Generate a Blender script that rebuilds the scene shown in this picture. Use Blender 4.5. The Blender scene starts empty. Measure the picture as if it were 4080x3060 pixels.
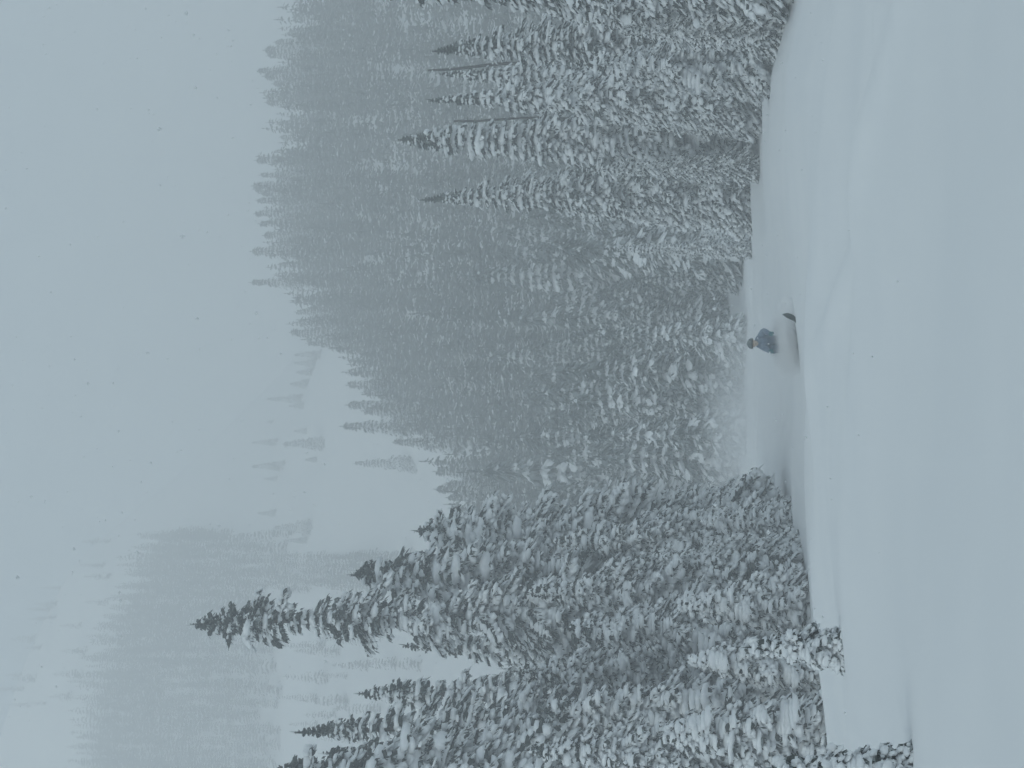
import bpy, math, random
import numpy as np
from mathutils import Vector, Matrix, noise

S = bpy.context.scene
COL = S.collection

# ------------------------------------------------------------------ camera
# The photographer held the phone sideways, so the camera is rolled by a quarter turn.
FPX = 8836.0                       # focal length in pixels of the 4080 px long side
V_HOR = 2700.0                     # eye level on the long side
PITCH = math.atan((V_HOR - 2040) / FPX)
cam_d = bpy.data.cameras.new('camera')
cam = bpy.data.objects.new('camera', cam_d)
COL.objects.link(cam)
cam_d.sensor_fit = 'HORIZONTAL'
cam_d.sensor_width = 36.0
cam_d.lens = 36.0 * FPX / 4080.0
cam_d.clip_start = 0.1
cam_d.clip_end = 6000
Fv = Vector((0, math.cos(PITCH), math.sin(PITCH)))
Uv = Vector((0, -math.sin(PITCH), math.cos(PITCH)))
Rv = Vector((1, 0, 0))
cam.matrix_world = Matrix(((-Uv.x, Rv.x, -Fv.x, 0), (-Uv.y, Rv.y, -Fv.y, 0), (-Uv.z, Rv.z, -Fv.z, 0), (0, 0, 0, 1)))
S.camera = cam

# ------------------------------------------------------------------ sky, sun, exposure
SUN_EL, SUN_AZ = math.radians(32), math.radians(215)
world = bpy.data.worlds.new('World')
S.world = world
world.use_nodes = True
nt = world.node_tree
nt.nodes.clear()
sky = nt.nodes.new('ShaderNodeTexSky')
sky.sky_type = 'NISHITA'
sky.sun_disc = False
sky.sun_elevation = SUN_EL
sky.sun_rotation = SUN_AZ
sky.dust_density = 4.0
sky.air_density = 1.0
sky.ozone_density = 1.0
hs = nt.nodes.new('ShaderNodeHueSaturation')
hs.inputs['Saturation'].default_value = 0.6
wb = nt.nodes.new('ShaderNodeMix'); wb.data_type = 'RGBA'; wb.blend_type = 'MULTIPLY'
wb.inputs[0].default_value = 1.0
wb.inputs[7].default_value = (.80, 1.01, 1.065, 1)      # cold cast of the snow cloud
bg = nt.nodes.new('ShaderNodeBackground')
bg.inputs['Strength'].default_value = 0.102
wo = nt.nodes.new('ShaderNodeOutputWorld')
nt.links.new(sky.outputs[0], hs.inputs['Color'])
nt.links.new(hs.outputs[0], wb.inputs[6]); nt.links.new(wb.outputs[2], bg.inputs[0])
nt.links.new(bg.outputs[0], wo.inputs[0])
sun_d = bpy.data.lights.new('sun', 'SUN')
sun_d.energy = 0.75
sun_d.angle = math.radians(50)
sun_d.color = (1.0, 0.99, 0.97)
sun = bpy.data.objects.new('sun', sun_d)
COL.objects.link(sun)
# sky azimuth is measured clockwise from +Y
sdir = Vector((math.sin(SUN_AZ) * math.cos(SUN_EL), math.cos(SUN_AZ) * math.cos(SUN_EL), math.sin(SUN_EL)))
sun.rotation_euler = sdir.to_track_quat('Z', 'Y').to_euler()
S.view_settings.view_transform = 'Standard'
S.view_settings.look = 'None'
S.view_settings.exposure = 0.0
S.view_settings.gamma = 1.0
S.view_settings.use_curve_mapping = False
S.cycles.max_bounces = 10
S.cycles.diffuse_bounces = 3
S.cycles.volume_bounces = 8
S.cycles.transparent_max_bounces = 8
S.cycles.use_denoising = True
S.cycles.volume_step_rate = 1.0

rs = np.random.RandomState(7)
rnd = random.Random(11)

# ------------------------------------------------------------------ helpers
def tag(o, label=None, cat=None, group=None, kind=None):
    if label: o['label'] = label
    if cat: o['category'] = cat
    if group: o['group'] = group
    if kind: o['kind'] = kind
    return o

def link(name, me, parent=None):
    o = bpy.data.objects.new(name, me)
    COL.objects.link(o)
    if parent: o.parent = parent
    return o

class MB:
    """collects vertices and faces (triangles or quads) with material slots"""
    def __init__(s):
        s.v, s.f, s.m, s.n = [], [], [], 0
    def add(s, verts, faces, mat=0):
        verts = np.asarray(verts, float).reshape(-1, 3)
        faces = np.asarray(faces, int)
        s.v.append(verts)
        s.f.append(faces + s.n)
        s.m.append(np.full(len(faces), mat, int))
        s.n += len(verts)
    def mesh(s, name, mats, smooth=True):
        V = np.concatenate(s.v)
        me = bpy.data.meshes.new(name)
        me.vertices.add(len(V))
        me.vertices.foreach_set('co', V.ravel())
        tot = sum(f.size for f in s.f)
        npoly = sum(len(f) for f in s.f)
        me.loops.add(tot)
        me.loops.foreach_set('vertex_index', np.concatenate([f.ravel() for f in s.f]))
        me.polygons.add(npoly)
        sizes = np.concatenate([np.full(len(f), f.shape[1]) for f in s.f])
        me.polygons.foreach_set('loop_start', np.concatenate([[0], np.cumsum(sizes)[:-1]]))
        me.polygons.foreach_set('material_index', np.concatenate(s.m))
        me.polygons.foreach_set('use_smooth', np.full(npoly, smooth))
        for m in mats: me.materials.append(m)
        me.update(calc_edges=True)
        me.validate()
        return me

def nodes_mat(name, rough=0.8):
    m = bpy.data.materials.new(name)
    m.use_nodes = True
    b = m.node_tree.nodes['Principled BSDF']
    b.inputs['Roughness'].default_value = rough
    b.inputs['Specular IOR Level'].default_value = 0.2
    return m, m.node_tree, b

def noise_mat(name, c1, c2, scale, rough=0.8, bump=0.0, bscale=40, lo=.35, hi=.65, coord='Object'):
    m, t, b = nodes_mat(name, rough)
    tc = t.nodes.new('ShaderNodeTexCoord')
    nz = t.nodes.new('ShaderNodeTexNoise')
    nz.inputs['Scale'].default_value = scale
    nz.inputs['Detail'].default_value = 5
    cr = t.nodes.new('ShaderNodeValToRGB')
    cr.color_ramp.elements[0].position = lo
    cr.color_ramp.elements[1].position = hi
    cr.color_ramp.elements[0].color = (*c1, 1)
    cr.color_ramp.elements[1].color = (*c2, 1)
    t.links.new(tc.outputs[coord], nz.inputs['Vector'])
    t.links.new(nz.outputs['Fac'], cr.inputs['Fac'])
    t.links.new(cr.outputs['Color'], b.inputs['Base Color'])
    if bump:
        n2 = t.nodes.new('ShaderNodeTexNoise')
        n2.inputs['Scale'].default_value = bscale
        n2.inputs['Detail'].default_value = 6
        bp = t.nodes.new('ShaderNodeBump')
        bp.inputs['Strength'].default_value = bump
        bp.inputs['Distance'].default_value = 0.05
        t.links.new(tc.outputs[coord], n2.inputs['Vector'])
        t.links.new(n2.outputs['Fac'], bp.inputs['Height'])
        t.links.new(bp.outputs['Normal'], b.inputs['Normal'])
    return m

M_NEEDLE = noise_mat('spruce_needles', (.018, .026, .024), (.058, .068, .064), 3.0, .85)
M_FROST = noise_mat('frosted_needles', (.16, .18, .185), (.40, .43, .44), 4.0, .85)
M_BARK = noise_mat('bark', (.035, .028, .024), (.10, .085, .075), 12, .9, .6, 30)
M_DEAD = noise_mat('dead_wood', (.02, .018, .017), (.07, .062, .055), 14, .9, .5, 30)
M_SNOW = noise_mat('branch_snow', (.84, .86, .88), (.90, .91, .92), 5, .7, .25, 12)
M_GROUND = noise_mat('snowfield', (.885, .90, .91), (.92, .93, .935), .35, .75, .12, 2.2)

# ------------------------------------------------------------------ terrain
def ray_dir(U, V):
    return Fv + Rv * ((U - 1530) / FPX) - Uv * ((V - 2040) / FPX)
def point_at(U, V, y):
    d = ray_dir(U, V)
    t = y / d.y
    return Vector((d.x * t, y, d.z * t))

COLS = [-1200, 0, 400, 800, 1200, 1600, 2000, 2400, 2750, 3060, 4300]
TAB = {
 20: [3590]*11,
 28: [3440,3435,3400,3380,3370,3362,3362,3370,3395,3430,3460],
 36: [3360,3350,3310,3275,3255,3235,3237,3255,3290,3340,3390],
 42: [3320,3305,3262,3232,3220,3207,3213,3225,3240,3300,3350],
 50: [3345,3325,3276,3238,3230,3222,3215,3195,3180,3240,3290],
 60: [3290,3275,3245,3214,3198,3194,3160,3110,3110,3190,3230],
 75: [3200,3190,3170,3125,3085,3080,3070,3040,3050,3140,3190],
 90: [3120,3110,3090,3040,3012,3020,3010,3000,3020,3100,3150],
 110:[3000,3000,3000,2990,2980,2978,2978,2980,2990,3050,3100],
 150:[2800,2800,2780,2750,2710,2660,2610,2590,2600,2620,2650],
 200:[2450,2450,2400,2320,2270,2180,2060,2010,2000,2050,2100],
 250:[2150,2120,2060,2010,1960,1790,1630,1560,1550,1600,1650],
 300:[1950,1900,1880,1870,1820,1570,1380,1350,1350,1400,1450],
 340:[1650,1700,1720,1740,1680,1440,1310,1310,1330,1400,1450],
 380:[1250,1300,1320,1380,1420,1330,1340,1350,1370,1440,1500],
 430:[800,830,850,920,1120,1250,1370,1400,1420,1480,1540],
 480:[350,400,480,640,920,1200,1400,1440,1460,1520,1580],
 550:[-50,0,100,300,760,1150,1430,1500,1520,1560,1620],
}
YS = [-1500, 0, 12] + sorted(TAB) + [640, 1500]
ZT = []
for y in YS:
    if y <= 12: ZT.append([-1.87] * 11)
    elif y in TAB: ZT.append([point_at(u, v, y).z for u, v in zip(COLS, TAB[y])])
    else: ZT.append([min(z * (1.03 if z > 0 else 1), 174) for z in ZT[-1]])
ZT = np.array(ZT); YS = np.array(YS, float); COLS = np.array(COLS, float)

def hermite(xs, ys, x):
    """shape preserving cubic; xs (n), ys (n, k) values, x (k) -> (k)"""
    i = np.clip(np.searchsorted(xs, x) - 1, 0, len(xs) - 2)
    h = np.diff(xs)
    d = np.diff(ys, axis=0) / h[:, None]
    m = np.zeros_like(ys)
    a, b = d[:-1], d[1:]
    w1 = (2 * h[1:] + h[:-1])[:, None]; w2 = (h[1:] + 2 * h[:-1])[:, None]
    with np.errstate(divide='ignore', invalid='ignore'):
        mm = (w1 + w2) / (w1 / a + w2 / b)
    m[1:-1] = np.where(a * b > 0, mm, 0)
    m[0] = d[0] * 0; m[-1] = d[-1] * 0
    k = np.arange(len(x))
    hh = h[i]; t = np.clip((x - xs[i]) / hh, 0, 1)
    y0, y1, m0, m1 = ys[i, k], ys[i + 1, k], m[i, k], m[i + 1, k]
    return ((2*t**3-3*t**2+1)*y0 + (t**3-2*t**2+t)*hh*m0 + (-2*t**3+3*t**2)*y1 + (t**3-t**2)*hh*m1)

# value at each row for any U: smooth interpolation between the columns
def ground_z(x, y):
    x = np.atleast_1d(np.asarray(x, float)); y = np.atleast_1d(np.asarray(y, float))
    yy = np.maximum(y, 10)
    U = np.clip(1530 + FPX * x / yy, COLS[0], COLS[-1])
    rows = np.empty((len(YS), len(x)))
    ci = np.clip(np.searchsorted(COLS, U) - 1, 0, len(COLS) - 2)
    t = (U - COLS[ci]) / (COLS[ci + 1] - COLS[ci])
    # Catmull-Rom over the columns
    c0 = np.clip(ci - 1, 0, len(COLS) - 1); c3 = np.clip(ci + 2, 0, len(COLS) - 1)
    for r in range(len(YS)):
        Z = ZT[r]
        p0, p1, p2, p3 = Z[c0], Z[ci], Z[ci + 1], Z[c3]
        a = p1 * (1 - t) + p2 * t
        s = t * t * (3 - 2 * t)
        b = p1 * (1 - s) + p2 * s
        cr = 0.5 * (2*p1 + (p2-p0)*t + (2*p0-5*p1+4*p2-p3)*t*t + (3*p1-p0-3*p2+p3)*t**3)
        rows[r] = .5 * a + .5 * cr
    z = hermite(YS, rows, y)
    # drifts and old tracks: long low undulations
    amp = np.clip((y - 8) / 20, 0, 1)
    z = z + amp * 1.5 * (0.045 * np.sin(y * .55 + x * .30 + 1.3 * np.sin(x * .21)) + 0.05 * np.sin(y * .21 - x * .13 + 2.0)
                   + 0.03 * np.sin(x * .8 - y * .33 + .8 * np.sin(y * .4)))
    # a soft wind lip with a trough behind it
    xr = np.interp(y, [18, 21.7, 24, 26.5, 28.5, 34, 38], [4.2, 2.84, 2.1, 1.39, 1.09, .38, -.1])
    tp_ = np.clip((y - 17) / 4, 0, 1) * np.clip((38 - y) / 8, 0, 1)
    z = z + tp_ * (.11 * np.exp(-((x - xr) / .40) ** 2) - .09 * np.exp(-((x - xr - .85) / .6) ** 2))
    # an old, drifted-in ski track crossing the near snow
    dd = (x * .55 + (y - 27) * .84)
    z = z - 0.10 * np.exp(-(dd / .9) ** 2) * np.exp(-((x - 3.5) / 5.0) ** 2) + 0.08 * np.exp(-((dd + 1.8) / .9) ** 2) * np.exp(-((x - 3.2) / 5.0) ** 2)
    far = np.clip((y - 80) / 120, 0, 1)
    z = z + far * (1.1 * np.sin(x * .045 + y * .03) * np.sin(y * .05 - x * .02 + 1))
    return z
def gz(x, y): return float(ground_z([x], [y])[0])

# grid: polar-like fan in front (fine), plain rings elsewhere -> one sheet
def axis_pts():
    ys = [-1450, -900, -500, -250, -120, -60, -30, -12, -5, 0, 4, 8, 11]
    y = 13.0
    while y < 700:
        ys.append(y)
        y += max(.35, y * .0085) if y < 120 else y * .014
    ys += [760, 880, 1050, 1250, 1450]
    return np.array(ys)
ya = axis_pts()
NU = 160
us = np.concatenate([[-1450, -1000, -700, -450, -280, -180, -120, -80], np.linspace(-60, 60, NU), [80, 120, 180, 280, 450, 700, 1000, 1450]])
# lateral lines fan out with distance inside the field of view, fixed at the borders
GX = np.empty((len(ya), len(us))); GY = np.empty_like(GX)
for i, y in enumerate(ya):
    k = np.clip(max(y, 14) * .30, 6, 400) / 60.0
    w = np.abs(us) <= 60
    row = np.where(w, us * k, 0)
    edge = 60 * k
    out = ~w
    s = (np.abs(us[out]) - 60) / (1450 - 60)
    row[out] = np.sign(us[out]) * (edge + (1450 - edge) * s)
    GX[i] = row; GY[i] = y
GZ = ground_z(GX.ravel(), GY.ravel())
V = np.stack([GX.ravel(), GY.ravel(), GZ], 1)
nr, nc = GX.shape
idx = np.arange(nr * nc).reshape(nr, nc)
F = np.stack([idx[:-1, :-1].ravel(), idx[:-1, 1:].ravel(), idx[1:, 1:].ravel(), idx[1:, :-1].ravel()], 1)
mb = MB(); mb.add(V, F)
ground = link('snow_ground', mb.mesh('snow_ground', [M_GROUND]))
tag(ground, 'smooth untracked snow slope running up between the trees', kind='structure')

# ------------------------------------------------------------------ air
def box_mesh(name, lo, hi, mat):
    x0, y0, z0 = lo; x1, y1, z1 = hi
    v = [(x0,y0,z0),(x1,y0,z0),(x1,y1,z0),(x0,y1,z0),(x0,y0,z1),(x1,y0,z1),(x1,y1,z1),(x0,y1,z1)]
    f = [(0,3,2,1),(4,5,6,7),(0,1,5,4),(1,2,6,5),(2,3,7,6),(3,0,4,7)]
    me = bpy.data.meshes.new(name); me.from_pydata(v, [], f); me.materials.append(mat)
    return me
hm = bpy.data.materials.new('snowy_air'); hm.use_nodes = True
t = hm.node_tree; t.nodes.clear()
pv = t.nodes.new('ShaderNodeVolumePrincipled')
pv.inputs['Color'].default_value = (.985, .99, .995, 1)
pv.inputs['Density'].default_value = 0.0043
pv.inputs['Anisotropy'].default_value = 0.0
mo = t.nodes.new('ShaderNodeOutputMaterial')
t.links.new(pv.outputs[0], mo.inputs['Volume'])
haze = link('haze', box_mesh('haze', (-1500, -1500, -8), (1500, 1500, 196), hm))
tag(haze, 'grey snowy air that fades the far trees', kind='stuff')

# ------------------------------------------------------------------ trees
def ellip(seg, rings):
    v = [(0, 0, 1)]
    for r in range(1, rings):
        a = math.pi * r / rings
        for s in range(seg):
            b = 2 * math.pi * (s + .5 * (r % 2)) / seg
            v.append((math.sin(a) * math.cos(b), math.sin(a) * math.sin(b), math.cos(a)))
    v.append((0, 0, -1))
    f = []
    for s in range(seg): f.append((0, 1 + s, 1 + (s + 1) % seg))
    for r in range(rings - 2):
        o = 1 + r * seg
        for s in range(seg):
            a, b, c, d = o + s, o + (s + 1) % seg, o + seg + (s + 1) % seg, o + seg + s
            f += [(a, d, c), (a, c, b)]
    L = len(v) - 1; o = 1 + (rings - 2) * seg
    for s in range(seg): f.append((L, o + (s + 1) % seg, o + s))
    return np.array(v), np.array(f)
E_MID = ellip(7, 4)
E_LOW = ellip(5, 3)
E_TINY = ellip(4, 2)

def lumps(mb, P, D, size, R, tmpl, mat=0, rough=.22):
    """many deformed ellipsoids: centre P, long axis D, size (len, wid, thick)"""
    n = len(P)
    if n == 0: return
    tv, tf = tmpl
    D = D / np.linalg.norm(D, axis=1, keepdims=True)
    side = np.cross(D, np.array([0, 0, 1.0])); ln = np.linalg.norm(side, axis=1, keepdims=True)
    side = np.where(ln > 1e-3, side / np.maximum(ln, 1e-6), np.array([1.0, 0, 0]))
    up = np.cross(side, D)
    sc = 1 + rough * R.randn(n, len(tv), 1)
    q = tv[None] * sc
    W = P[:, None] + q[..., 0:1] * D[:, None] * size[:, None, 0:1] + q[..., 1:2] * side[:, None] * size[:, None, 1:2] + q[..., 2:3] * up[:, None] * size[:, None, 2:3]
    Fc = tf[None] + (np.arange(n) * len(tv))[:, None, None]
    mb.add(W.reshape(-1, 3), Fc.reshape(-1, 3), mat)

def twigs(mb, P, D, length, width, R, mat=0):
    """needle sprays: narrow kites with a slight fold"""
    n = len(P)
    if n == 0: return
    D = D / np.linalg.norm(D, axis=1, keepdims=True)
    r = R.randn(n, 3); s = np.cross(D, r); s /= np.linalg.norm(s, axis=1, keepdims=True)
    l = length[:, None]; w = width[:, None]
    a = P; b = P + D * l * .45 + s * w; c = P + D * l; d = P + D * l * .4 - s * w
    vs = np.stack([a, b, c, d], 1).reshape(-1, 3)
    k = np.arange(n)[:, None] * 4
    mb.add(vs, np.concatenate([k + [[0, 1, 2]], k + [[0, 2, 3]]]), mat)

def trunk_mesh(H, r0, R, bend=.0, mat=M_BARK, name='trunk'):
    mb = MB(); n = 7; k = 12
    ax = axis_fn(H, bend, R)
    vs = []
    for i in range(k + 1):
        z = -.5 + (H + .45) * i / k
        c = ax(max(z, 0)); rr = max(r0 * (1 - i / k) ** .85, .012)
        for s in range(n):
            a = 2 * math.pi * s / n
            q = rr * (1 + .12 * R.randn())
            vs.append((c[0] + q * math.cos(a), c[1] + q * math.sin(a), z))
    f = []
    for i in range(k):
        for s in range(n):
            f.append((i*n+s, i*n+(s+1) % n, (i+1)*n+(s+1) % n, (i+1)*n+s))
    mb.add(vs, f)
    return mb.mesh(name, [mat])

def axis_fn(H, bend, R=None):
    bx, by = bend if isinstance(bend, tuple) else (bend, 0)
    def ax(z):
        t = z / H
        return np.array([bx * t * t, by * t * t, z])
    return ax

def build_tree(seed, H, prof, snow=1.0, bend=(0, 0), whorl=.27, nb=7, lump=1.0, det=2, base=.25, gaps=(), droop=1.0, topdark=.8, tw=1.0, tl=1.0, dk=.22, sl=.15):
    """prof: list of (fraction of height from the top, crown radius in metres)"""
    R = np.random.RandomState(seed)
    nd, sn = MB(), MB()
    ax = axis_fn(H, bend)
    px = [p[0] for p in prof]; pr = [p[1] for p in prof]
    z = base
    Ls, Ps = [], []
    side_bias = R.rand(8) * .5 + .75
    SP, SD, SS = [], [], []      # snow lumps
    CP, CD, CS = [], [], []      # dark core lumps
    TP, TD, TL, TW = [], [], [], []
    while z < H - .12:
        f = 1 - z / H
        rad = float(np.interp(f, px, pr))
        m = max(3, int(nb * (.6 + .5 * min(1, rad / 1.0))))
        a0 = R.rand() * 6.28
        lens = .72 + .38 * R.rand()
        for k in range(m):
            a = a0 + 6.283 * k / m + R.randn() * .22
            oct_ = int((a % 6.2832) / 6.2832 * 8) % 8
            L = rad * lens * side_bias[oct_] * (.78 + .45 * R.rand()) / 1.0
            if R.rand() < .10: L *= .45
            skip = False
            for (g0, g1, ga, gw, gk) in gaps:
                if g0 < f < g1 and abs(math.remainder(a - ga, 2 * math.pi)) < gw:
                    L *= gk
            if L < .03: continue
            dz0 = (.35 if f < .12 else .10 - .25 * f) * (1 - .3 * R.rand())
            sag = droop * (.28 + .25 * R.rand()) * (1 if f > .08 else .2)
            dirx, diry = math.cos(a), math.sin(a)
            nseg = max(2, int(L / sl)) if det >= 2 else max(2, int(L / .34))
            ts = (np.arange(nseg) + .55) / nseg
            rr = L * ts
            zz = z + dz0 * rr - sag * L * ts ** 2 * .9 + .10 * L * np.maximum(ts - .75, 0) * 4 * R.rand()
            c = ax(z)
            curl = R.randn() * .18
            xa = c[0] + rr * np.cos(a + curl * ts); ya_ = c[1] + rr * np.sin(a + curl * ts)
            pts = np.stack([xa, ya_, zz], 1)
            dv = np.gradient(np.vstack([[c[0], c[1], z], pts]), axis=0)[1:]
            dv /= np.linalg.norm(dv, axis=1, keepdims=True)
            side = np.stack([-dv[:, 1], dv[:, 0], 0 * dv[:, 0]], 1)
            # the frond is widest at two thirds of its length
            wdt = L * .30 * np.sin(np.clip(ts * 1.15, 0, 1.35) * 2.1) + .05
            psn = snow * 1.55 * (1 - topdark * max(0, 1 - f / dk)) * min(1, f / .07)
            # dark foliage
            CP.append(pts - [0, 0, .03]); CD.append(dv)
            seg = L / nseg
            CS.append(np.stack([np.full(nseg, seg * .8), np.maximum(wdt * .55, .05), np.full(nseg, .05 + .02 * lump)], 1))
            nt_ = int((9 if det >= 2 else 2.4) * nseg * tw * (1 if det >= 2 else 2))
            q = R.randint(0, nseg, nt_)
            sg = np.where(R.rand(nt_) < .5, -1, 1)[:, None]
            tp = pts[q] + side[q] * sg * (wdt[q] * R.rand(nt_) * .9)[:, None] + dv[q] * ((R.rand(nt_) - .5) * seg)[:, None]
            td = dv[q] * (.5 + .5 * R.rand(nt_))[:, None] + side[q] * sg * (.9 * R.rand(nt_))[:, None] + np.stack([0*q, 0*q, -.35 - 1.1 * R.rand(nt_)], 1)
            TP.append(tp); TD.append(td)
            if det >= 2:
                tf_ = min(1, .3 + rad * 1.1)
                TL.append((.10 + .16 * R.rand(nt_)) * tl * tf_); TW.append((.018 + .022 * R.rand(nt_)) * tl ** .5)
            else:
                TL.append(.30 + .35 * R.rand(nt_)); TW.append(.06 + .07 * R.rand(nt_))
            # snow lying on the frond: a ridge of small cushions with fingers on the side sprays, broken by bare spots
            run = R.rand() < psn
            big = R.rand() < .22
            for j in range(nseg):
                if R.rand() < .30: run = R.rand() < psn
                if not run: continue
                s_ = lump * (.98 + .70 * R.rand())
                th = (.028 + .028 * R.rand()) * s_ * tl ** .5 * (1.5 if big else 1) * (1 if det >= 2 else 1.3)
                SP.append(pts[j] + dv[j] * R.randn() * .03 + [0, 0, th * .4])
                SD.append(dv[j] + side[j] * R.randn() * .3)
                SS.append((seg * .78 * (.8 + .5 * R.rand()), min(.13, .045 * tl + wdt[j] * .34) * s_ * (1.6 if big else 1), th))
                nf = (2 if wdt[j] > .10 else 0) + (2 if wdt[j] > .28 else 0)
                if det < 2: nf = min(nf, 2)
                for w_ in range(nf):
                    if R.rand() < .25: continue
                    sg_ = 1 if w_ % 2 else -1
                    off = sg_ * wdt[j] * (.45 + .45 * R.rand()) * (.6 if w_ >= 2 else 1)
                    fl_ = (.07 * tl + wdt[j] * (.40 if det >= 2 else .5)) * (.7 + .5 * R.rand())
                    drp = -.25 - .5 * R.rand()
                    SP.append(pts[j] + side[j] * off + dv[j] * (seg * R.randn() * .3) + [0, 0, -abs(off) * .45 + .015 * tl])
                    SD.append(dv[j] * .8 + side[j] * sg_ * (.5 + .5 * R.rand()) + [0, 0, drp])
                    SS.append((fl_, fl_ * (.56 if det >= 2 else .8) * (1.4 if big else 1) * lump ** .5, (.022 + .02 * R.rand()) * tl ** .5))
        z += whorl * (.75 + .5 * R.rand()) * (1 if f > .14 else .45)
    # leader
    for q in range(5):
        TP.append(np.array([[ax(H)[0], ax(H)[1], H - .25 - .1 * q]])); TD.append(np.array([[R.randn() * .05, R.randn() * .05, 1.0]]))
        TL.append(np.array([.42 if det >= 2 else .6])); TW.append(np.array([.022 if det >= 2 else .04]))
    c = ax(H)
    for k in range(10 if det >= 2 else 4):
        zz = H - .02 - (.09 if det >= 2 else .2) * k
        for q in range(4):
            a = R.rand() * 6.28
            TP.append(np.array([[ax(zz)[0], ax(zz)[1], zz]])); TD.append(np.array([[math.cos(a) * .7, math.sin(a) * .7, .5]]))
            TL.append(np.array([(.07 + .012 * k) if det >= 2 else .16 + .05 * k])); TW.append(np.array([.02 if det >= 2 else .04]))
    lumps(nd, np.concatenate(CP), np.concatenate(CD), np.concatenate(CS), R, E_LOW, 0, .3)
    TPc = np.concatenate(TP); TDc = np.concatenate(TD)
    twigs(nd, TPc, TDc, np.concatenate(TL), np.concatenate(TW), R, 0)
    if SP:
        lumps(sn, np.array(SP), np.array(SD), np.array(SS), R, E_MID if tl < 1 else E_LOW, 0, .15 if det >= 2 else .22)
    return nd, sn

def recol(mb, R, share):
    """part of the sprays carry rime: second material slot"""
    for i, m in enumerate(mb.m):
        k = R.rand(len(m)) < share
        m[k] = 1
    return mb

VAR = {}
def near_variant(key, H, prof, **kw):
    sd = sum(ord(c) for c in key) * 7 + 3
    nd, sn = build_tree(sd, H, prof, **kw)
    R = np.random.RandomState(sd)
    recol(nd, R, kw.get('dk') and .16 or (.5 if key == 'sapling' else .18))
    VAR[key] = (H, nd.mesh('crown_' + key, [M_NEEDLE, M_FROST], False), sn.mesh('snow_' + key, [M_SNOW]),
                trunk_mesh(H, .05 + H * .013, R, kw.get('bend', (0, 0))))

SPIRE = [(0, .02), (.06, .13), (.12, .27), (.2, .46), (.4, .85), (.6, 1.15), (.8, 1.45), (1, 1.5)]
near_variant('spire_a', 13, SPIRE, snow=0.61, bend=(-.3, 0))
near_variant('spire_b', 12, [(0, .02), (.06, .12), (.12, .25), (.25, .6), (.5, .95), (.75, 1.35), (1, 1.7)], snow=0.65, bend=(.3, .2), droop=1.3)
near_variant('spire_c', 12, [(0, .02), (.03, .10), (.07, .24), (.14, .40), (.3, .58), (.5, .9), (.75, 1.1), (1, 1.2)], snow=0.68, lump=1.2)
near_variant('broad_a', 10, [(0, .04), (.08, .35), (.3, 1.0), (.6, 1.5), (.85, 1.9), (1, 1.8)], snow=0.72, lump=1.35, droop=1.2)
near_variant('broad_b', 9, [(0, .05), (.1, .5), (.35, 1.1), (.6, 1.45), (1, 1.75)], snow=0.79, lump=1.6, droop=1.4, nb=5)
near_variant('laden_a', 5, [(0, .08), (.15, .42), (.4, .8), (.7, 1.05), (1, 1.15)], snow=0.86, lump=1.6, droop=1.4, whorl=.24, topdark=.3)
near_variant('tall_gappy', 20, [(0, .03), (.04, .35), (.08, .62), (.14, .78), (.17, .5), (.20, .5), (.23, .95), (.30, 1.0), (.33, .75), (.40, 1.2), (.45, 1.0), (.55, 1.7), (.75, 1.9), (1, 1.9)],
             snow=0.54, lump=1.25, nb=6, whorl=.27, bend=(-.45, 0), droop=1.1, topdark=.8, dk=.4,
             gaps=((.165, .20, 0, 3.2, .6), (.30, .36, math.pi, .9, .3), (.36, .42, 0, .9, .4), (.46, .49, math.pi, .9, .4)))
near_variant('ragged', 13, [(0, .04), (.05, .35), (.12, .6), (.2, .9), (.35, 1.1), (.5, 1.35), (.75, 1.7), (1, 1.6)], snow=0.72, lump=1.5, nb=7, whorl=.30, droop=1.2, topdark=.65, dk=.3,
             gaps=((.22, .26, math.pi, 1.0, .4), (.4, .44, 0, 1.0, .45)))
near_variant('sapling', 1.9, [(0, .08), (.3, .24), (.6, .36), (1, .48)], snow=2.2, lump=1.25, droop=1.3, whorl=.10, nb=7, base=.05, topdark=.0, tl=.5, sl=.07)

near_trees = []
def plant(key, U, Vtip, y, label, group, cat='spruce tree', rs_=1.0, rot=None, name='spruce_tree'):
    H0, mc, ms, mt = VAR[key]
    p = point_at(U, Vtip, y)
    g = gz(p.x, y) - .12
    H = p.z - g
    e = bpy.data.objects.new(name, None); COL.objects.link(e)
    e.location = (p.x, y, g)
    e.empty_display_size = .3
    tag(e, label, cat, group)
    s = H / H0
    e.scale = (rs_, rs_, 1)
    e.rotation_euler = (0, 0, rnd.uniform(-.35, .35) if rot is None else rot)
    for nm, me in (('trunk', mt), ('crown', mc), ('snow_cover', ms)):
        if me is None: continue
        o = link(nm, me, e); o.scale = (s if s < 1.3 else 1.2, s if s < 1.3 else 1.2, s)
    near_trees.append((p.x, y, H))
    return e

GR = 'snowy spruces at the edge of the open snow on the right'
GL = 'snow laden spruces in the clump on the left'
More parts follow.
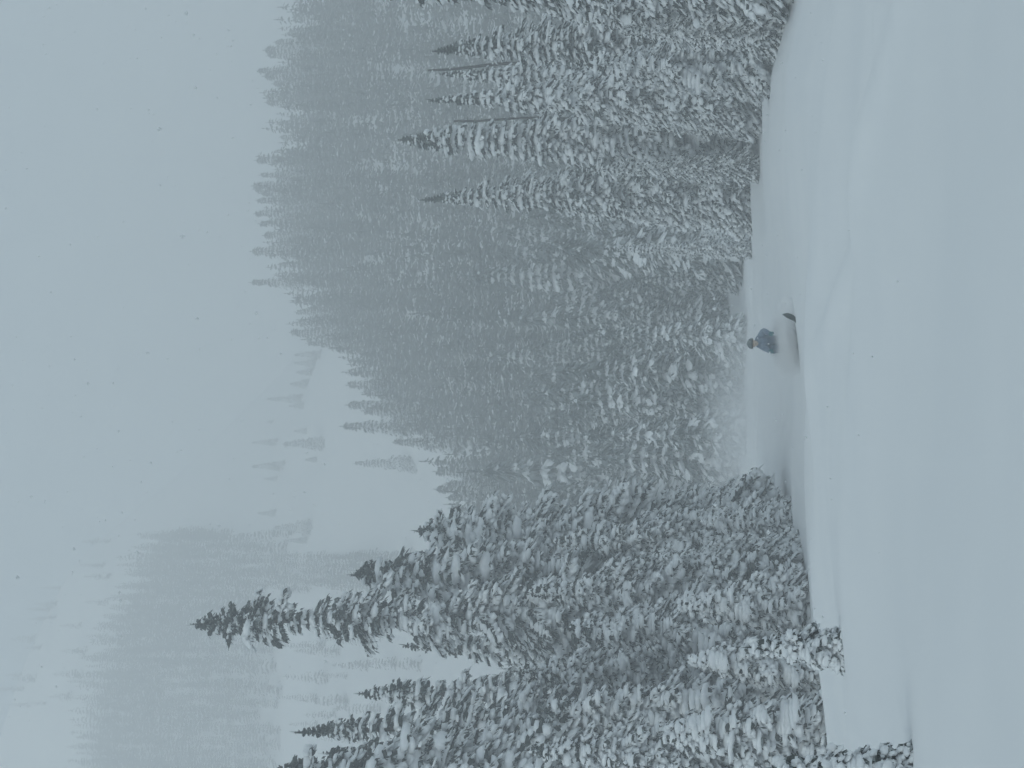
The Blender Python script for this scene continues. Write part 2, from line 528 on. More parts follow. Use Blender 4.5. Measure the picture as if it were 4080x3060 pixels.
# right group
plant('spire_a', 3150, 1150, 62, 'tall snowy spruce half cut off by the edge of the view, right of all others', GR, rs_=1.0)
plant('spire_a', 2895, 1725, 74, 'dark tipped broad spruce nearest the right edge, snow sagging on its lower branches', GR, rs_=1.25)
plant('broad_a', 3010, 2180, 66, 'low broad spruce bowed with snow at the foot of the rightmost trees', GR)
plant('broad_a', 2925, 2480, 64, 'short bushy spruce reaching furthest down onto the open snow, right side', GR, rs_=.8, rot=2)
plant('spire_b', 2738, 1752, 84, 'thin topped spruce squeezed between the leaning snag and a darker neighbour', GR, rs_=.9)
plant('spire_b', 2683, 1705, 80, 'dark pointed spruce left of the leaning snag', GR, rs_=.95, rot=1.5)
plant('broad_b', 2800, 2330, 70, 'short snow heaped spruce below the leaning snag', GR)
plant('broad_b', 2640, 2290, 82, 'rounded snow covered spruce below the upright bare pole', GR, rs_=.9, rot=2.2)
plant('spire_c', 2502, 1587, 86, 'tallest spruce of the right clump with crooked lumpy top and big snow cushions', GR, rs_=1.15)
plant('spire_a', 2292, 1676, 90, 'slender dark needle pointed spruce second from the centre gap', GR, rs_=1.0, rot=.2)
plant('spire_b', 2395, 2260, 84, 'half height snowy spruce between the crooked top and the needle pointed one', GR, rs_=.7, rot=2.5)
plant('broad_b', 2200, 2420, 92, 'low snowy spruce at the inner foot of the needle pointed spruce', GR, rs_=.75, rot=1)
plant('spire_c', 2068, 2400, 98, 'small pointed spruce standing alone at the inner end of the right clump', GR, rs_=.75)
plant('broad_b', 2560, 2560, 84, 'squat snow covered young spruce on the snow edge under the crooked top', GR, rs_=.65, rot=3)
plant('laden_a', 2330, 2760, 92, 'tiny snow heaped spruce at the base of the right clump', GR, rs_=.8)
plant('laden_a', 2130, 2790, 100, 'tiny rounded spruce at the snow edge nearest the skier on the right', GR, rs_=.8, rot=2)
# left group
plant('tall_gappy', 628, 760, 68, 'very tall ragged spruce with gaps and bare trunk showing, towering over the left clump', GL, rs_=1.0, rot=0)
plant('ragged', 770, 1400, 70, 'thick shouldered spruce leaning against the right side of the tallest tree', GL, rs_=1.05, rot=.3)
plant('ragged', 943, 1652, 72, 'ragged snow clotted spruce at the inner right end of the left clump', GL, rs_=1.0, rot=2.6)
plant('broad_a', 905, 2200, 68, 'broad drooping spruce under the inner ragged spruce', GL, rs_=.95, rot=1)
plant('spire_b', 480, 1600, 72, 'mid height spruce at the left flank of the tallest tree', GL, rs_=1.1, rot=1)
plant('spire_c', 296, 1432, 66, 'spruce with short blunt tip left of the tallest tree gap', GL, rs_=1.1, rot=2)
plant('spire_a', 192, 1182, 60, 'pointed dark topped spruce, second tallest of the left clump', GL, rs_=1.1, rot=.5)
plant('spire_b', 118, 1292, 57, 'slightly shorter spruce close beside the second tallest', GL, rs_=1.0, rot=2.9)
plant('ragged', -25, 1085, 54, 'large spruce cut by the left edge of the view', GL, rs_=1.0, rot=1.2)
plant('broad_a', 700, 2100, 62, 'heavily snow padded spruce in front of the tallest tree trunk', GL, rs_=.95, rot=2)
plant('broad_b', 560, 2250, 58, 'wide snow cushioned spruce in front of the left flank', GL, rs_=1.05, rot=.4)
plant('broad_a', 385, 2050, 60, 'long drooping spruce behind the snow crest left of centre of the clump', GL, rs_=1.0, rot=2.7)
plant('broad_b', 230, 2150, 54, 'broad spruce with deep white cushions under the second tallest', GL, rs_=1.0, rot=1.1)
plant('broad_a', 70, 2100, 50, 'big white spruce low by the left edge of the view', GL, rs_=.95, rot=.1)
plant('broad_b', 830, 2520, 62, 'dome shaped snow covered spruce behind the snow crest', GL, rs_=.75, rot=2)
plant('laden_a', 985, 2790, 66, 'small dark needled spruce on the inner right foot of the left clump', GL, rs_=1.0)
plant('laden_a', 1060, 2700, 76, 'small hazy spruce just right of the left clump', GL, rs_=1.0, rot=2)
plant('broad_b', 1010, 2350, 80, 'pale snow plastered spruce just behind the inner ragged spruce', GL, rs_=.9, rot=.7)
plant('laden_a', 430, 2740, 50, 'snow swallowed young spruce right behind the crest', GL, rs_=1.0, rot=1)
plant('laden_a', 140, 2640, 46, 'thickly buried young spruce behind the crest near the left edge', GL, rs_=1.2, rot=2)
plant('laden_a', 650, 2700, 54, 'snow blanketed young spruce at the crest below the tallest tree', GL, rs_=1.0, rot=3)
GS = 'snow covered saplings poking out in front of the crest'
plant('sapling', 482, 2985, 28, 'snow covered sapling standing alone in front of the crest', GS, 'sapling', name='spruce_sapling', rs_=1.0)
plant('sapling', 0, 3080, 18.8, 'spiky sapling with green tips in the left corner of the snow', GS, 'sapling', name='spruce_sapling', rs_=.8, rot=1)

# dead poles
def snag(U, Vtip, y, H, lean, label):
    R = np.random.RandomState(int(U))
    mb = MB()
    p = point_at(U, Vtip, y); g = gz(p.x, y)
    H = p.z - g
    n = 7; k = 14; vs = []
    for i in range(k + 1):
        z = -.4 + (H + .4) * i / k
        t_ = i / k; rr = (.10 * (1 - t_) + .042) * (1 + .15 * R.randn())
        cx, cy = -lean * (1 - t_) + .05 * math.sin(i * 1.3), .03 * math.cos(i * 2.1)
        for s in range(n):
            a = 6.283 * s / n
            vs.append((cx + rr * math.cos(a), cy + rr * math.sin(a), z))
    f = [(i*n+s, i*n+(s+1) % n, (i+1)*n+(s+1) % n, (i+1)*n+s) for i in range(k) for s in range(n)]
    mb.add(vs, f)
    root = link('dead_tree', None); root.location = (p.x, y, g)
    tag(root, label, 'dead tree', 'bare dead poles among the right spruces')
    link('trunk', mb.mesh('snag_trunk', [M_DEAD]), root)
    br, sn = MB(), MB()
    for j in range(26):
        z = H * (.25 + .72 * R.rand()); a = R.rand() * 6.28; L = .12 + .35 * R.rand() * (1.1 - z / H)
        t_ = z / H; c = np.array([-lean * (1 - t_), 0, z]); d = np.array([math.cos(a), math.sin(a), -.25])
        e = c + d * L; up = np.array([0, 0, .02])
        sd = np.array([-d[1], d[0], 0]) * .015
        br.add([c - sd - up, c + sd - up, c + up, e], [(0, 1, 3), (1, 2, 3), (2, 0, 3)])
        if R.rand() < .5: lumps(sn, np.array([(c + e) / 2 + [0, 0, .03]]), np.array([d]), np.array([[L * .5, .035, .03]]), R, E_LOW)
    tag(link('dead_branches', br.mesh('snag_branches', [M_DEAD], False), root), kind='stuff')
    tag(link('snow_cover', sn.mesh('snag_snow', [M_SNOW]), root), kind='stuff')
snag(2782, 1703, 88, 10, -.75, 'bare grey dead pole leaning beside the dark tipped spruce')
snag(2580, 1808, 89, 9, -.12, 'thin upright bare dead pole between two spruces')
snag(2252, 2380, 93, 5, -.15, 'short bare dead stem inside the needle pointed spruce lower branches')

# ---- hillside forest
FV = []
def far_tree(seed, H, R0, snow, slim=1.0):
    prof = [(0, .01), (.05, .05 * R0), (.12, .17 * R0), (.3, .48 * R0), (.6, .85 * R0), (1, 1.2 * R0)]
    nd, sn = build_tree(seed, H, prof, snow=snow, whorl=.46, nb=6, lump=1.1, det=1, base=.1, topdark=.75, tw=1.0)
    recol(nd, np.random.RandomState(seed), .60)
    k = MB()
    for v, f, m in zip(nd.v, nd.f, nd.m): k.v.append(v); k.f.append(f); k.m.append(m)
    k.n = nd.n
    for v, f, m in zip(sn.v, sn.f, sn.m): k.v.append(v); k.f.append(f + nd.n); k.m.append(m + 2)
    k.n += sn.n
    return k
FAR_SPEC = [(9.5, 1.55, .72), (11, 1.5, .58), (8, 1.45, .8), (10, 1.8, .68), (12, 1.6, .62), (7, 1.4, .75), (9, 1.3, .5), (10.5, 1.4, .66)]
FARM = []
for i, (H, r0, sn_) in enumerate(FAR_SPEC):
    k = far_tree(300 + i, H, r0, sn_)
    FARM.append((H, k.mesh('far_crown', [M_NEEDLE, M_FROST, M_SNOW], False), trunk_mesh(H, .14, np.random.RandomState(i), 0)))
# lightest version for the joined distant woods
def far_simple(seed, H, R0):
    R = np.random.RandomState(seed); k = MB()
    z = .1
    P, D, Z, TP, TD = [], [], [], [], []
    while z < H - .1:
        f = 1 - z / H; rad = R0 * (f ** .85) * (.8 + .4 * R.rand()) + .05
        for j in range(5):
            a = R.rand() * 6.283; L = rad * (.7 + .5 * R.rand())
            d = np.array([math.cos(a), math.sin(a), -.35])
            P.append(np.array([0, 0, z]) + d * L * .5); D.append(d); Z.append((L * .62, .14 + L * .25, .11))
        z += .64
    P = np.array(P); D = np.array(D); Z = np.array(Z)
    lumps(k, P, D, Z, R, E_TINY, 0, .3)
    pr_ = np.clip(1.25 - P[:, 2] / H, 0, 1); u_ = R.rand(len(P))
    for m_, lo_, hi_ in ((1, 0, .20), (2, .20, .75)):
        sel = (u_ >= lo_ * pr_) & (u_ < hi_ * pr_)
        lumps(k, P[sel] + [0, 0, .07], D[sel], Z[sel] * [.8, .9, .6], R, E_TINY, m_, .25)
    n = int(H * 10); zz = R.rand(n) * H; rr = R0 * (1 - zz / H) * .9; a = R.rand(n) * 6.283
    twigs(k, np.stack([rr * np.cos(a), rr * np.sin(a), zz], 1), np.stack([np.cos(a), np.sin(a), -.5 + 0 * a], 1), .35 + .3 * R.rand(n), np.full(n, .09), R, 0)
    lead = np.array([[0, 0, H - .8 + .25 * q] for q in range(4)])
    twigs(k, lead, np.tile([[.1, 0, 1.0]], (4, 1)), np.full(4, .55), np.full(4, .07), R, 0)
    return k
SIMPLE = [(h, far_simple(500 + i, h, r)) for i, (h, r) in enumerate([(10, 1.4), (8.5, 1.3), (11.5, 1.5), (7, 1.2), (9, 1.6)])]

YMAX = ([-900, 0, 1000, 1300, 1360, 1640, 1700, 3060, 4000], [215, 215, 222, 238, 272, 285, 330, 338, 338])
cand = []          # (x, y, H, kind)
def project(x, y, z):
    d = Vector((x, y, z)); w = d.dot(Fv)
    return 1530 + FPX * d.dot(Rv) / w, 2040 - FPX * d.dot(Uv) / w
def hit(U, V, y0=45, y1=560):
    """where the line of sight through (U, V) meets the snow"""
    last = None
    for y in np.arange(y1, y0, -2.0):
        p = point_at(U, V, y); d = p.z - gz(p.x, y)
        if last is not None and d * last[0] < 0 : return y + 2.0 * abs(d) / (abs(d) + abs(last[0]))
        last = (d,)
    return None

# skyline and other trees whose tips can be told apart: (V of tip, picture row, distance, label kind)
SKY_TIPS = [(1170,63,322),(1145,131,325),(1092,166,328),(1052,205,326),(1022,284,330),(1052,380,331),(1058,411,328),(1111,488,334),(1115,548,330),
 (1018,634,326),(1031,698,330),(1003,742,324),(1020,800,330),(1010,848,327),(1027,890,330),(1048,935,328),(1000,1001,322),(1107,1054,330),(993,1124,318),
 (1170,1189,322),(1174,1240,324),(1183,1284,318),(1153,1329,316),(1220,1371,310),(1010,755,328),(1035,770,322),(1060,225,322),(1050,300,322),(1085,330,320),
 (1429,1419,285),(1459,1447,284),(1392,1490,284),(1378,1530,283),(1442,1566,280),(1381,1617,280),(1442,1642,278),(1358,1697,274),
 (1707,1714,240),(1714,1756,238),(1564,1763,262),(1724,1841,236),(1727,1881,234),(1775,1924,232),(1734,1943,232),(1781,1981,230),(1788,2025,228),(1735,2265,216)]
for v, r, y in SKY_TIPS:
    U = 3060 - r
    p = point_at(U, v, y)
    H = p.z - gz(p.x, y)
    while H > 13.5 and y < 400:
        y += 3; p = point_at(U, v, y); H = p.z - gz(p.x, y)
        if gz(p.x, y) < gz(p.x * .98, y * .98): break
    cand.append((p.x, y, max(H, 4.5), 'skyline'))
MID_TIPS = [(1890,1890,150),(1930,1422,165),(1980,1255,170),(2100,1400,150),(1640,1650,215),(1800,1500,190),(2250,1650,132),(2050,1750,145),(2300,1300,135),(2350,1800,130),
 (1500,590,240),(1560,700,225),(1500,1000,235),(1640,1150,200),(1450,1050,250),(1700,1250,190),(1850,1100,160),(2200,1500,140),(2150,1950,135),(2400,1450,125),(2420,1600,122),(2500,1120,118),(2450,1250,124)]
for v, r, y in MID_TIPS:
    p = point_at(3060 - r, v, y); H = p.z - gz(p.x, y)
    if 3 < H < 19: cand.append((p.x, y, H, 'slope'))
# scattered over the slope
def scatter(n, y0, y1, u0, u1, sp, hr, kind, ymax=None, dens=None):
    k = 0; tries = 0
    while k < n and tries < n * 30:
        tries += 1
        y = math.sqrt(rnd.uniform(y0 * y0, y1 * y1)); U = rnd.uniform(u0, u1)
        if ymax and y > np.interp(U, *ymax) - rnd.random() * 6: continue
        if dens and rnd.random() > dens(U, y): continue
        x = (U - 1530) / FPX * y
        if any(abs(x - c[0]) < sp and abs(y - c[1]) < sp * 1.6 and (x - c[0]) ** 2 + ((y - c[1]) / 1.6) ** 2 < sp * sp for c in cand): continue
        cand.append((x, y, rnd.uniform(*hr), kind)); k += 1
# keep the tops of the slope woods below the photographed skyline
scatter(900, 112, 328, -350, 3450, 1.85, (6.5, 10.5), 'slope', YMAX)
n_slope = len(cand)
scatter(400, 400, 484, -150, 930, 1.9, (6.5, 10), 'patch', None, lambda U, y: 1.0 if y > 405 + .02 * (900 - U) else .45)
scatter(40, 352, 425, 705, 840, 1.6, (6, 8), 'patch')
scatter(22, 345, 385, 100, 700, 4, (5, 8), 'patch')
scatter(26, 490, 545, 200, 900, 3.5, (4, 7), 'patch', None, lambda U, y: .5)
# lone trees on the open slope: (tip V, base V, row, half width px, label)
LONE = [(1409,1648,1846,26,'lone hazy spruce standing by itself in the white clearing above the forest'),
 (1564,1640,1763,14,'small grey spruce at the clearing edge right of the lone one'),
 (1171,1278,1413,16,'rightmost faint spruce of the row along the upper rim'),
 (1171,1259,1447,14,'second faint spruce from the right in the upper rim row'),
 (1181,1246,1483,13,'short faint spruce in the middle of the upper rim row'),
 (1154,1225,1530,15,'broad faint spruce in the left half of the upper rim row'),
 (1060,1205,1590,15,'tallest faint spruce ending the upper rim row on the left'),
 (1150,1210,1618,10,'tiny faint spruce tucked beside the tallest of the rim row'),
 (1171,1222,1718,10,'tiny faint spruce above the lone clearing spruce'),
 (1124,1282,1768,24,'wide faint spruce with stepped outline above the lone clearing spruce'),
 (1215,1259,1832,12,'low faint bushy spruce right beside the wide stepped one'),
 (1002,1103,1763,13,'pale slanting spruce high above the wide stepped one'),
 (1002,1130,1858,18,'pale double topped spruce high on the open slope'),
 (1052,1103,1908,9,'very small pale spruce below the double topped one'),
 (1025,1097,2045,12,'small pale spruce high between the clearings'),
 (1093,1236,2102,24,'grey triangular spruce right of the tall ragged tree top'),
 (1130,1219,2154,12,'small grey spruce just left of the triangular one'),
 (1063,1085,1682,7,'tiny pale dot of a spruce above the rim row'),
 (700,755,2138,30,'blurred clump shaped spruce at the lower corner of the far wood'),
 (770,800,2235,14,'small blurred spruce below the far wood corner'),
 (1360,1440,2215,12,'small faint spruce right behind the left clump shoulder')]
lone_objs = []
order = sorted(range(len(cand)), key=lambda i: cand[i][1])
MAXI = 300 - len(near_trees) - len(LONE)
indiv = [i for i in order if cand[i][3] == 'skyline']
rest = [i for i in order if cand[i][3] == 'slope']
def in_view(c):
    U, V_ = project(c[0], c[1], gz(c[0], c[1]) + c[2])
    return -60 < U < 3120
indiv += [i for i in rest if in_view(cand[i])][:MAXI - len(indiv)]
iset = set(indiv)
LAB = {
 'skyline': ('grey pointed spruce along the skyline of the hazy wooded slope', 'hazy spruces forming the skyline of the wooded slope'),
 'slope_near': ('snow dusted spruce in the dense forest edge just beyond the open snow', 'spruces of the dense forest edge beyond the snow'),
 'slope_far': ('hazy spruce packed within the forest covering the slope', 'hazy spruces packed on the forest slope'),
}
def ordinal(n): return '%d%s' % (n, 'th' if 10 < n % 100 < 14 else {1: 'st', 2: 'nd', 3: 'rd'}.get(n % 10, 'th'))
sk = sorted([i for i in indiv if cand[i][3] == 'skyline'], key=lambda i: -cand[i][0] / cand[i][1])
SKLAB = {i: 'grey spruce on the hazy skyline, %s tip counted from its right end' % ordinal(k + 1) for k, i in enumerate(sk)}
def zone(x, y):
    U = 1530 + FPX * x / y
    far = 'in the front forest rows' if y < 140 else ('halfway up the wooded slope' if y < 185 else 'high on the wooded slope')
    if U > 2650: w = 'behind the rightmost clump of trees'
    elif U > 2150: w = 'behind the crooked topped spruce'
    elif U > 1850: w = 'just right of the skier'
    elif U > 1550: w = 'right above the skier'
    elif U > 1100: w = 'between skier and left clump'
    else: w = 'behind the left clump'
    return 'hazy spruce %s, %s' % (far, w), 'hazy spruces %s, %s' % (far, w)
for i in indiv:
    x, y, H, kind = cand[i]
    j = rnd.randrange(len(FARM))
    if kind == 'skyline' or y > 200: j = rnd.choice([1, 4, 6, 7, 6])
    H0, mc, mt = FARM[j]
    g = gz(x, y) - .15
    lab, grp = (SKLAB[i], LAB['skyline'][1]) if kind == 'skyline' else zone(x, y)
    e = link('forest_spruce', None); e.location = (x, y, g); e.rotation_euler = (rnd.uniform(-.02, .02), rnd.uniform(-.02, .02), rnd.uniform(0, 6.28))
    w = rnd.uniform(.85, 1.25)
    e.scale = (w, w, 1)
    tag(e, lab, 'spruce tree', grp)
    s = (H + .15) / H0
    for nm, me in (('crown', mc), ('trunk', mt)):
        o = link(nm, me, e); o.scale = (s, s, s) if s < 1.25 else (1.2, 1.2, s)
for vt, vb, r, hw, lab in LONE:
    U = 3060 - r
    y = hit(U, vb, 200, 560) or 430
    p = point_at(U, vt, y); q = point_at(U, vb, y)
    j = rnd.choice([0, 2, 3])
    H0, mc, mt = FARM[j]
    g = gz(q.x, y) - .2; H = p.z - q.z + .2
    e = link('hazy_spruce', None); e.location = (q.x, y, g)
    tag(e, lab, 'spruce tree', 'lone faint spruces on the open upper slope')
    wpx = hw / FPX * y
    s = H / H0; k = wpx / (FAR_SPEC[j][1]) * 1.25
    for nm, me in (('crown', mc), ('trunk', mt)):
        o = link(nm, me, e); o.scale = (k, k, s)
# everything else in the woods: joined into one body
wood = MB()
R9 = np.random.RandomState(5)
for i in order:
    if i in iset: continue
    x, y, H, kind = cand[i]
    h0, k = SIMPLE[R9.randint(len(SIMPLE))]
    a = R9.rand() * 6.283; c, s_ = math.cos(a), math.sin(a); sc = H / h0; w = sc * (.85 + .4 * R9.rand())
    g = gz(x, y) - .15
    off = wood.n
    for v, f, m in zip(k.v, k.f, k.m):
        nv = np.stack([(v[:, 0] * c - v[:, 1] * s_) * w + x, (v[:, 0] * s_ + v[:, 1] * c) * w + y, v[:, 2] * sc + g], 1)
        wood.v.append(nv); wood.f.append(f + off); wood.m.append(m)
    wood.n += k.n
wo_ = link('distant_forest', wood.mesh('distant_forest', [M_NEEDLE, M_SNOW, M_FROST], False))
tag(wo_, 'far off faded spruce woods on the upper mountain slope', kind='stuff')

# ------------------------------------------------------------------ skier
def fabric(name, c1, c2, sc=14):
    return noise_mat(name, c1, c2, sc, .75, .3, 30)
M_JACKET = fabric('slate_jacket', (.15, .20, .28), (.23, .29, .37))
M_PANTS = fabric('dark_pants', (.08, .12, .18), (.12, .165, .22))
M_GLOVE = fabric('teal_glove', (.05, .16, .19), (.09, .24, .27))
M_HELMET = noise_mat('helmet_shell', (.10, .125, .13), (.15, .18, .18), 6, .35)
M_SKIN = noise_mat('skin', (.55, .44, .36), (.64, .52, .42), 10, .6)
M_BEARD = noise_mat('face_cloth', (.05, .04, .04), (.10, .08, .07), 20, .9)
M_LENS = noise_mat('goggle_lens', (.30, .20, .12), (.45, .33, .22), 5, .12)
M_DARK = noise_mat('black_plastic', (.012, .014, .016), (.03, .034, .036), 8, .4)
M_SKI = noise_mat('ski_top', (.02, .035, .035), (.05, .075, .07), 3, .35)

def skin_body(name, joints, edges, mat, parent, root_i=0, levels=2):
    me = bpy.data.meshes.new(name)
    me.from_pydata([j[0] for j in joints], edges, [])
    o = link(name, me, parent)
    sk = o.modifiers.new('skin', 'SKIN')
    for i, j in enumerate(joints):
        r = j[1]
        me.skin_vertices[0].data[i].radius = (r, r) if not isinstance(r, tuple) else r
        me.skin_vertices[0].data[i].use_root = (i == root_i)
    sk.use_smooth_shade = True
    sb = o.modifiers.new('sub', 'SUBSURF'); sb.levels = levels; sb.render_levels = levels
    me.materials.append(mat)
    return o

SY = 59.0
def SP_(U, V, dy=0.0):
    p = point_at(U, V, SY + dy)
    return p
root_p = SP_(1700, 3190); root_p.z = gz(root_p.x, SY)
skier = link('person', None); skier.location = root_p
tag(skier, 'crouching skier in slate blue jacket and grey helmet bursting through powder behind the crest', 'person')
def L_(U, V, dy=0.0): return tuple(SP_(U, V, dy) - root_p)
# body joints, taken in the pose: leaning forward, right elbow out, left knee and hand low
hip = L_(1688, 3098, .28); chest = L_(1706, 3047, .0); neck = L_(1697, 3021, -.14); head = L_(1691, 3003, -.26)
sh_r = L_(1717, 3028, -.04); el_r = L_(1744, 3044, -.10); wr_r = L_(1730, 3066, -.34)
sh_l = L_(1681, 3030, -.06); el_l = L_(1670, 3058, -.14); wr_l = L_(1660, 3066, -.36)
hip_r = L_(1704, 3112, .26); kn_r = L_(1722, 3135, -.14); an_r = L_(1718, 3180, .12)
hip_l = L_(1678, 3108, .26); kn_l = L_(1668, 3078, -.34); an_l = L_(1682, 3182, .10)
belly = L_(1696, 3074, .16)
J = [(hip, (.20, .17)), (belly, (.20, .17)), (chest, (.235, .18)), (neck, .15), (L_(1693, 3013, -.2), .10),
     (sh_r, .115), (el_r, .09), (wr_r, .065), (sh_l, .115), (el_l, .09), (wr_l, .065),
     (hip_r, .13), (kn_r, .095), (an_r, .065), (hip_l, .13), (kn_l, .115), (an_l, .065)]
E = [(0, 1), (1, 2), (2, 3), (3, 4), (2, 5), (5, 6), (6, 7), (2, 8), (8, 9), (9, 10), (0, 11), (11, 12), (12, 13), (0, 14), (14, 15), (15, 16)]
skin_body('body', J, E, M_JACKET, skier)
# trousers over the legs
PJ = [(hip, (.185, .155)), (hip_r, .145), (kn_r, .11), (an_r, .085), (hip_l, .15), (kn_l, .135), (an_l, .085)]
skin_body('trousers', PJ, [(0, 1), (1, 2), (2, 3), (0, 4), (4, 5), (5, 6)], M_PANTS, skier)
def ellipsoid(name, c, r, mat, parent, seg=20, rings=12, fn=None):
    v, f = ellip(seg, rings)
    v = v * np.array(r)
    if fn: v = np.array([fn(p) for p in v])
    mb = MB(); mb.add(v, f)
    o = link(name, mb.mesh(name, [mat]), parent); o.location = c
    return o
hc = Vector(head)
def face_fn(p):
    x, y, z = p
    if y < 0 and z < 0: x *= 1 - .35 * abs(z) / .13
    return (x, y - (.018 if (abs(x) < .02 and -.03 < z < .02 and y < 0) else 0), z)
hd = ellipsoid('head', hc, (.082, .098, .125), M_SKIN, skier, fn=face_fn)
for sx in (-1, 1):
    ellipsoid('eye', (sx * .03, -.086, .012), (.012, .01, .008), M_DARK, hd, 8, 6)
    ellipsoid('ear', (sx * .083, .0, .0), (.012, .02, .03), M_SKIN, hd, 8, 6)
ellipsoid('nose', (0, -.103, -.012), (.013, .018, .022), M_SKIN, hd, 8, 6)
ellipsoid('mouth', (0, -.083, -.055), (.024, .012, .007), M_BEARD, hd, 8, 6)
def helm_fn(p):
    x, y, z = p
    if z < -.035: z = -.035 - (z + .035) * .15
    if y < -.02 and z < .02: z = .02 + (z - .02) * .1
    return (x, y, z)
he = ellipsoid('helmet', hc + Vector((0, .01, .045)), (.142, .155, .135), M_HELMET, skier, fn=helm_fn)
ellipsoid('helmet_brim', (0, -.115, .012), (.085, .05, .013), M_DARK, he, 12, 6)
gg = ellipsoid('goggles', hc + Vector((0, -.088, .028)), (.078, .035, .036), M_LENS, skier, 16, 8)
sv = MB()
for i in range(24):
    a0, a1 = 6.2832 * i / 24, 6.2832 * (i + 1) / 24
    q = [(.132 * math.cos(a), .148 * math.sin(a), z) for a in (a0, a1) for z in (-.014, .014)]
    sv.add(q, [(0, 2, 3, 1)])
st = link('goggle_strap', sv.mesh('goggle_strap', [M_DARK]), gg); st.location = (0, .098, .012)
co = skin_body('collar', [(L_(1699, 3027, -.1), .14), (L_(1694, 3016, -.18), .12)], [(0, 1)], M_JACKET, skier)
# gloves: palm with five bent fingers round the pole grip
def glove(wr, side, name='glove'):
    w = Vector(wr)
    joints = [((0, 0, 0), .045), ((0, -.05, -.02), .05), ((0, -.09, -.035), .045)]
    edges = [(0, 1), (1, 2)]
    for k in range(4):
        x = (k - 1.5) * .024
        b = len(joints)
        l = (.030, .036, .034, .026)[k]
        joints += [((x, -.105, -.035), .015), ((x, -.105 - l, -.055), .0135), ((x, -.10 - l * .8, -.095), .012), ((x, -.075, -.10), .010)]
        edges += [(2, b), (b, b + 1), (b + 1, b + 2), (b + 2, b + 3)]
    b = len(joints)
    joints += [((-side * .045, -.055, -.04), .018), ((-side * .05, -.085, -.07), .014), ((-side * .03, -.10, -.09), .012)]
    edges += [(1, b), (b, b + 1), (b + 1, b + 2)]
    o = skin_body(name, joints, edges, M_GLOVE, skier, levels=1)
    o.location = w; o.rotation_euler = (0, side * .3, side * .2)
    return o
glove(wr_r, 1); glove(wr_l, -1)
for an in (an_r, an_l):
    a = Vector(an)
    skin_body('boot', [(tuple(a + Vector((0, .02, .10))), .085), (tuple(a + Vector((0, .02, -.03))), .075), (tuple(a + Vector((0, -.17, -.045))), .055)], [(0, 1), (1, 2)], M_DARK, skier)
# small white tag on the jacket front pocket
ellipsoid('zip_tab', Vector(L_(1690, 3062, -.24)), (.02, .01, .03), M_SNOW, skier, 8, 6)

def ski(name, heel, tip, label):
    """long narrow board with a shovel turned up at its front"""
    h, t_ = Vector(heel), Vector(tip)
    d = (t_ - h); Ln = d.length; d.normalize()
    side = d.cross(Vector((0, 0, 1))).normalized(); up = side.cross(d)
    mb = MB(); n = 22; vs = []
    for i in range(n + 1):
        s = i / n
        w = .066 + .014 * math.cos(s * 6.283)
        if s > .9: w *= math.sqrt(max(0, 1 - ((s - .9) / .1) ** 2)) * .98 + .02
        if s < .03: w *= .6
        lift = .22 * max(0, (s - .82) / .18) ** 1.8
        c = d * (s * Ln) + up * lift
        for a, b in ((-w, 0), (w, 0), (w, .014), (-w, .014)):
            vs.append(c + side * a + up * b)
    f = []
    for i in range(n):
        for k in range(4): f.append((i*4+k, i*4+(k+1) % 4, i*4+4+(k+1) % 4, i*4+4+k))
    f += [(0, 3, 2, 1), (n*4, n*4+1, n*4+2, n*4+3)]
    mb.add([tuple(v) for v in vs], f)
    root = link(name, mb.mesh(name, [M_SKI], False)); root.location = h
    tag(root, label, 'ski', 'skis under the skier')
    bn = MB(); v, ff = ellip(10, 6)
    c = d * (Ln * .42) + up * .04
    bn.add(v * [.045, .16, .035], ff)
    b = link('binding', bn.mesh('binding', [M_DARK]), root); b.location = c; b.rotation_euler = (0, 0, math.atan2(d.y, d.x) - math.pi / 2)
a_r = Vector(an_r) + root_p; a_l = Vector(an_l) + root_p
tp = SP_(1812, 3122, -1.5)
dr = (tp - Vector((0, 0, .22)) - (a_r + Vector((0, 0, -.1)))).normalized()
ski('ski', a_r + Vector((0, 0, -.34)) - dr * .75, tp - Vector((0, 0, .19)), 'dark ski whose upturned tip sticks out above the crest right of the skier')
tp2 = SP_(1770, 3120, -.25)
dl = (tp2 - Vector((0, 0, .22)) - (a_l + Vector((0, 0, -.1)))).normalized()
ski('ski', a_l + Vector((0, 0, -.10)) - dl * .75, tp2 - Vector((0, 0, .22)), 'second ski nearly buried in the powder under the skier')

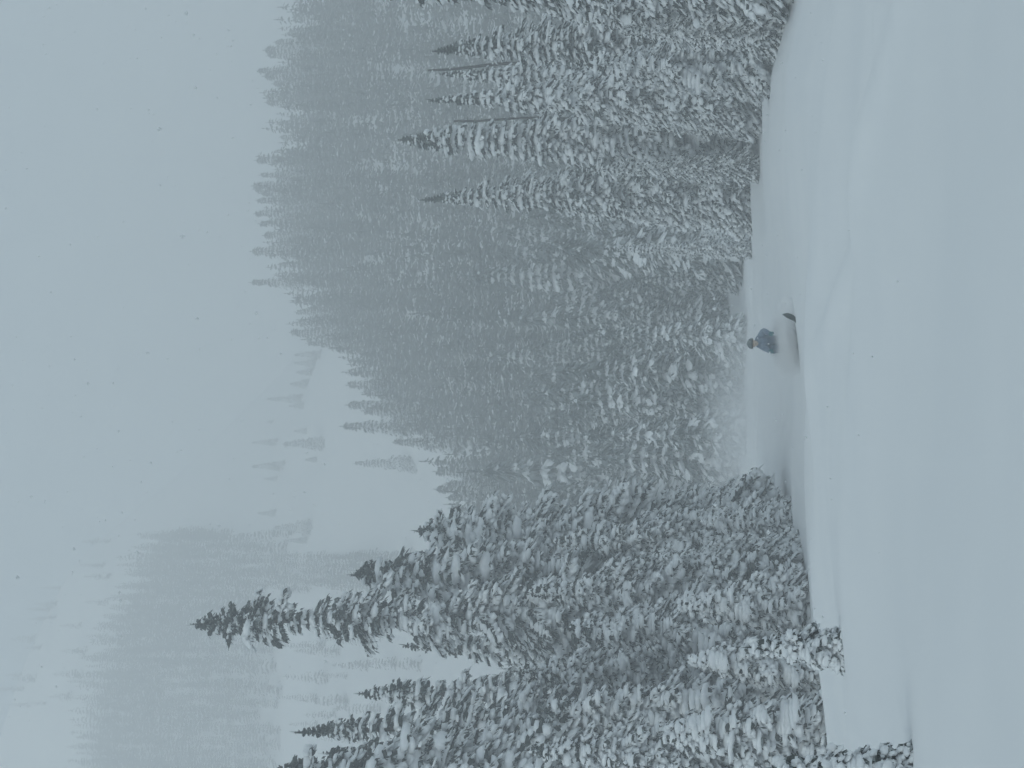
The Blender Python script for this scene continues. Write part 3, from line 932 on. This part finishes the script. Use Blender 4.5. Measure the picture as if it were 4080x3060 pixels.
# ------------------------------------------------------------------ blown powder
def puff(name, U, V, y, r, dens, label, nscale=2.0):
    m = bpy.data.materials.new('powder_' + name); m.use_nodes = True
    t = m.node_tree; t.nodes.clear()
    tc = t.nodes.new('ShaderNodeTexCoord')
    ln = t.nodes.new('ShaderNodeVectorMath'); ln.operation = 'LENGTH'
    t.links.new(tc.outputs['Object'], ln.inputs[0])
    mr = t.nodes.new('ShaderNodeMapRange'); mr.interpolation_type = 'SMOOTHSTEP'
    mr.inputs['From Min'].default_value = 0.0; mr.inputs['From Max'].default_value = .97
    mr.inputs['To Min'].default_value = 1; mr.inputs['To Max'].default_value = 0
    t.links.new(ln.outputs['Value'], mr.inputs['Value'])
    nz = t.nodes.new('ShaderNodeTexNoise'); nz.inputs['Scale'].default_value = nscale; nz.inputs['Detail'].default_value = 3
    t.links.new(tc.outputs['Object'], nz.inputs['Vector'])
    r2 = t.nodes.new('ShaderNodeMapRange'); r2.inputs['From Min'].default_value = .35; r2.inputs['From Max'].default_value = .65
    r2.inputs['To Min'].default_value = .35; r2.inputs['To Max'].default_value = 1.3
    t.links.new(nz.outputs['Fac'], r2.inputs['Value'])
    mu = t.nodes.new('ShaderNodeMath'); mu.operation = 'MULTIPLY'
    t.links.new(mr.outputs[0], mu.inputs[0]); t.links.new(r2.outputs[0], mu.inputs[1])
    m2 = t.nodes.new('ShaderNodeMath'); m2.operation = 'MULTIPLY'; m2.inputs[1].default_value = dens
    t.links.new(mu.outputs[0], m2.inputs[0])
    pv = t.nodes.new('ShaderNodeVolumePrincipled'); pv.inputs['Color'].default_value = (.997, .998, 1.0, 1)
    t.links.new(m2.outputs[0], pv.inputs['Density'])
    mo = t.nodes.new('ShaderNodeOutputMaterial'); t.links.new(pv.outputs[0], mo.inputs['Volume'])
    v, f = ellip(24, 14)
    mb = MB(); mb.add(v, f)
    o = link(name, mb.mesh(name, [m])); o.scale = r; o.location = point_at(U, V, y)
    tag(o, label, kind='stuff')
    return o
puff('powder_spray', 1708, 3140, 59.1, (1.3, 1.0, .58), 12.0, 'powder snow thrown up around the skier legs')
puff('powder_burst', 1690, 3132, 58.5, (.75, .5, .34), 16.0, 'dense white burst of powder hiding the skier legs')
puff('powder_cloud', 1500, 3060, 66, (3.2, 3.5, 1.1), .30, 'soft powder cloud trailing behind the skier')
puff('powder_drift', 1300, 3040, 90, (7.5, 10, 3.6), .20, 'thin blown snow drifting along the forest foot')

# ------------------------------------------------------------------ falling snow
M_FLAKE = bpy.data.materials.new('snowflake'); M_FLAKE.use_nodes = True
t = M_FLAKE.node_tree; t.nodes.clear()
df = t.nodes.new('ShaderNodeBsdfDiffuse'); df.inputs[0].default_value = (.95, .96, .97, 1)
tl_ = t.nodes.new('ShaderNodeBsdfTranslucent'); tl_.inputs[0].default_value = (.95, .96, .97, 1)
mx = t.nodes.new('ShaderNodeMixShader'); mo = t.nodes.new('ShaderNodeOutputMaterial')
t.links.new(df.outputs[0], mx.inputs[1]); t.links.new(tl_.outputs[0], mx.inputs[2]); t.links.new(mx.outputs[0], mo.inputs[0])
fl = MB(); Rf = np.random.RandomState(21)
v0 = np.array([(1, 0, 0), (-1, 0, 0), (0, 1, 0), (0, -1, 0), (0, 0, 1), (0, 0, -1)], float)
f0 = np.array([(0, 2, 4), (2, 1, 4), (1, 3, 4), (3, 0, 4), (2, 0, 5), (1, 2, 5), (3, 1, 5), (0, 3, 5)])
for i in range(3000):
    y = 17 + 40 * Rf.rand()
    x = (Rf.rand() - .5) * .52 * y; z = (Rf.rand() * .62 - .16) * y
    if z < -1.5 and z < gz(x, y) + .1: continue
    s = (.0042 + .0055 * Rf.rand() ** 2) * (1 + .02 * y) * (1.0 if Rf.rand() < .85 else 1.9)
    fl.add(v0 * s * (.6 + .8 * Rf.rand(6, 1)) + [x, y, z], f0)
so = link('falling_snow', fl.mesh('falling_snow', [M_FLAKE]))
tag(so, 'small snowflakes falling through the air', kind='stuff')
print('OBJ', len(bpy.data.objects), 'TRI', sum(len(m.polygons) for m in bpy.data.meshes), 'near', len(near_trees), 'cand', len(cand), 'slope', n_slope, 'indiv', len(indiv))
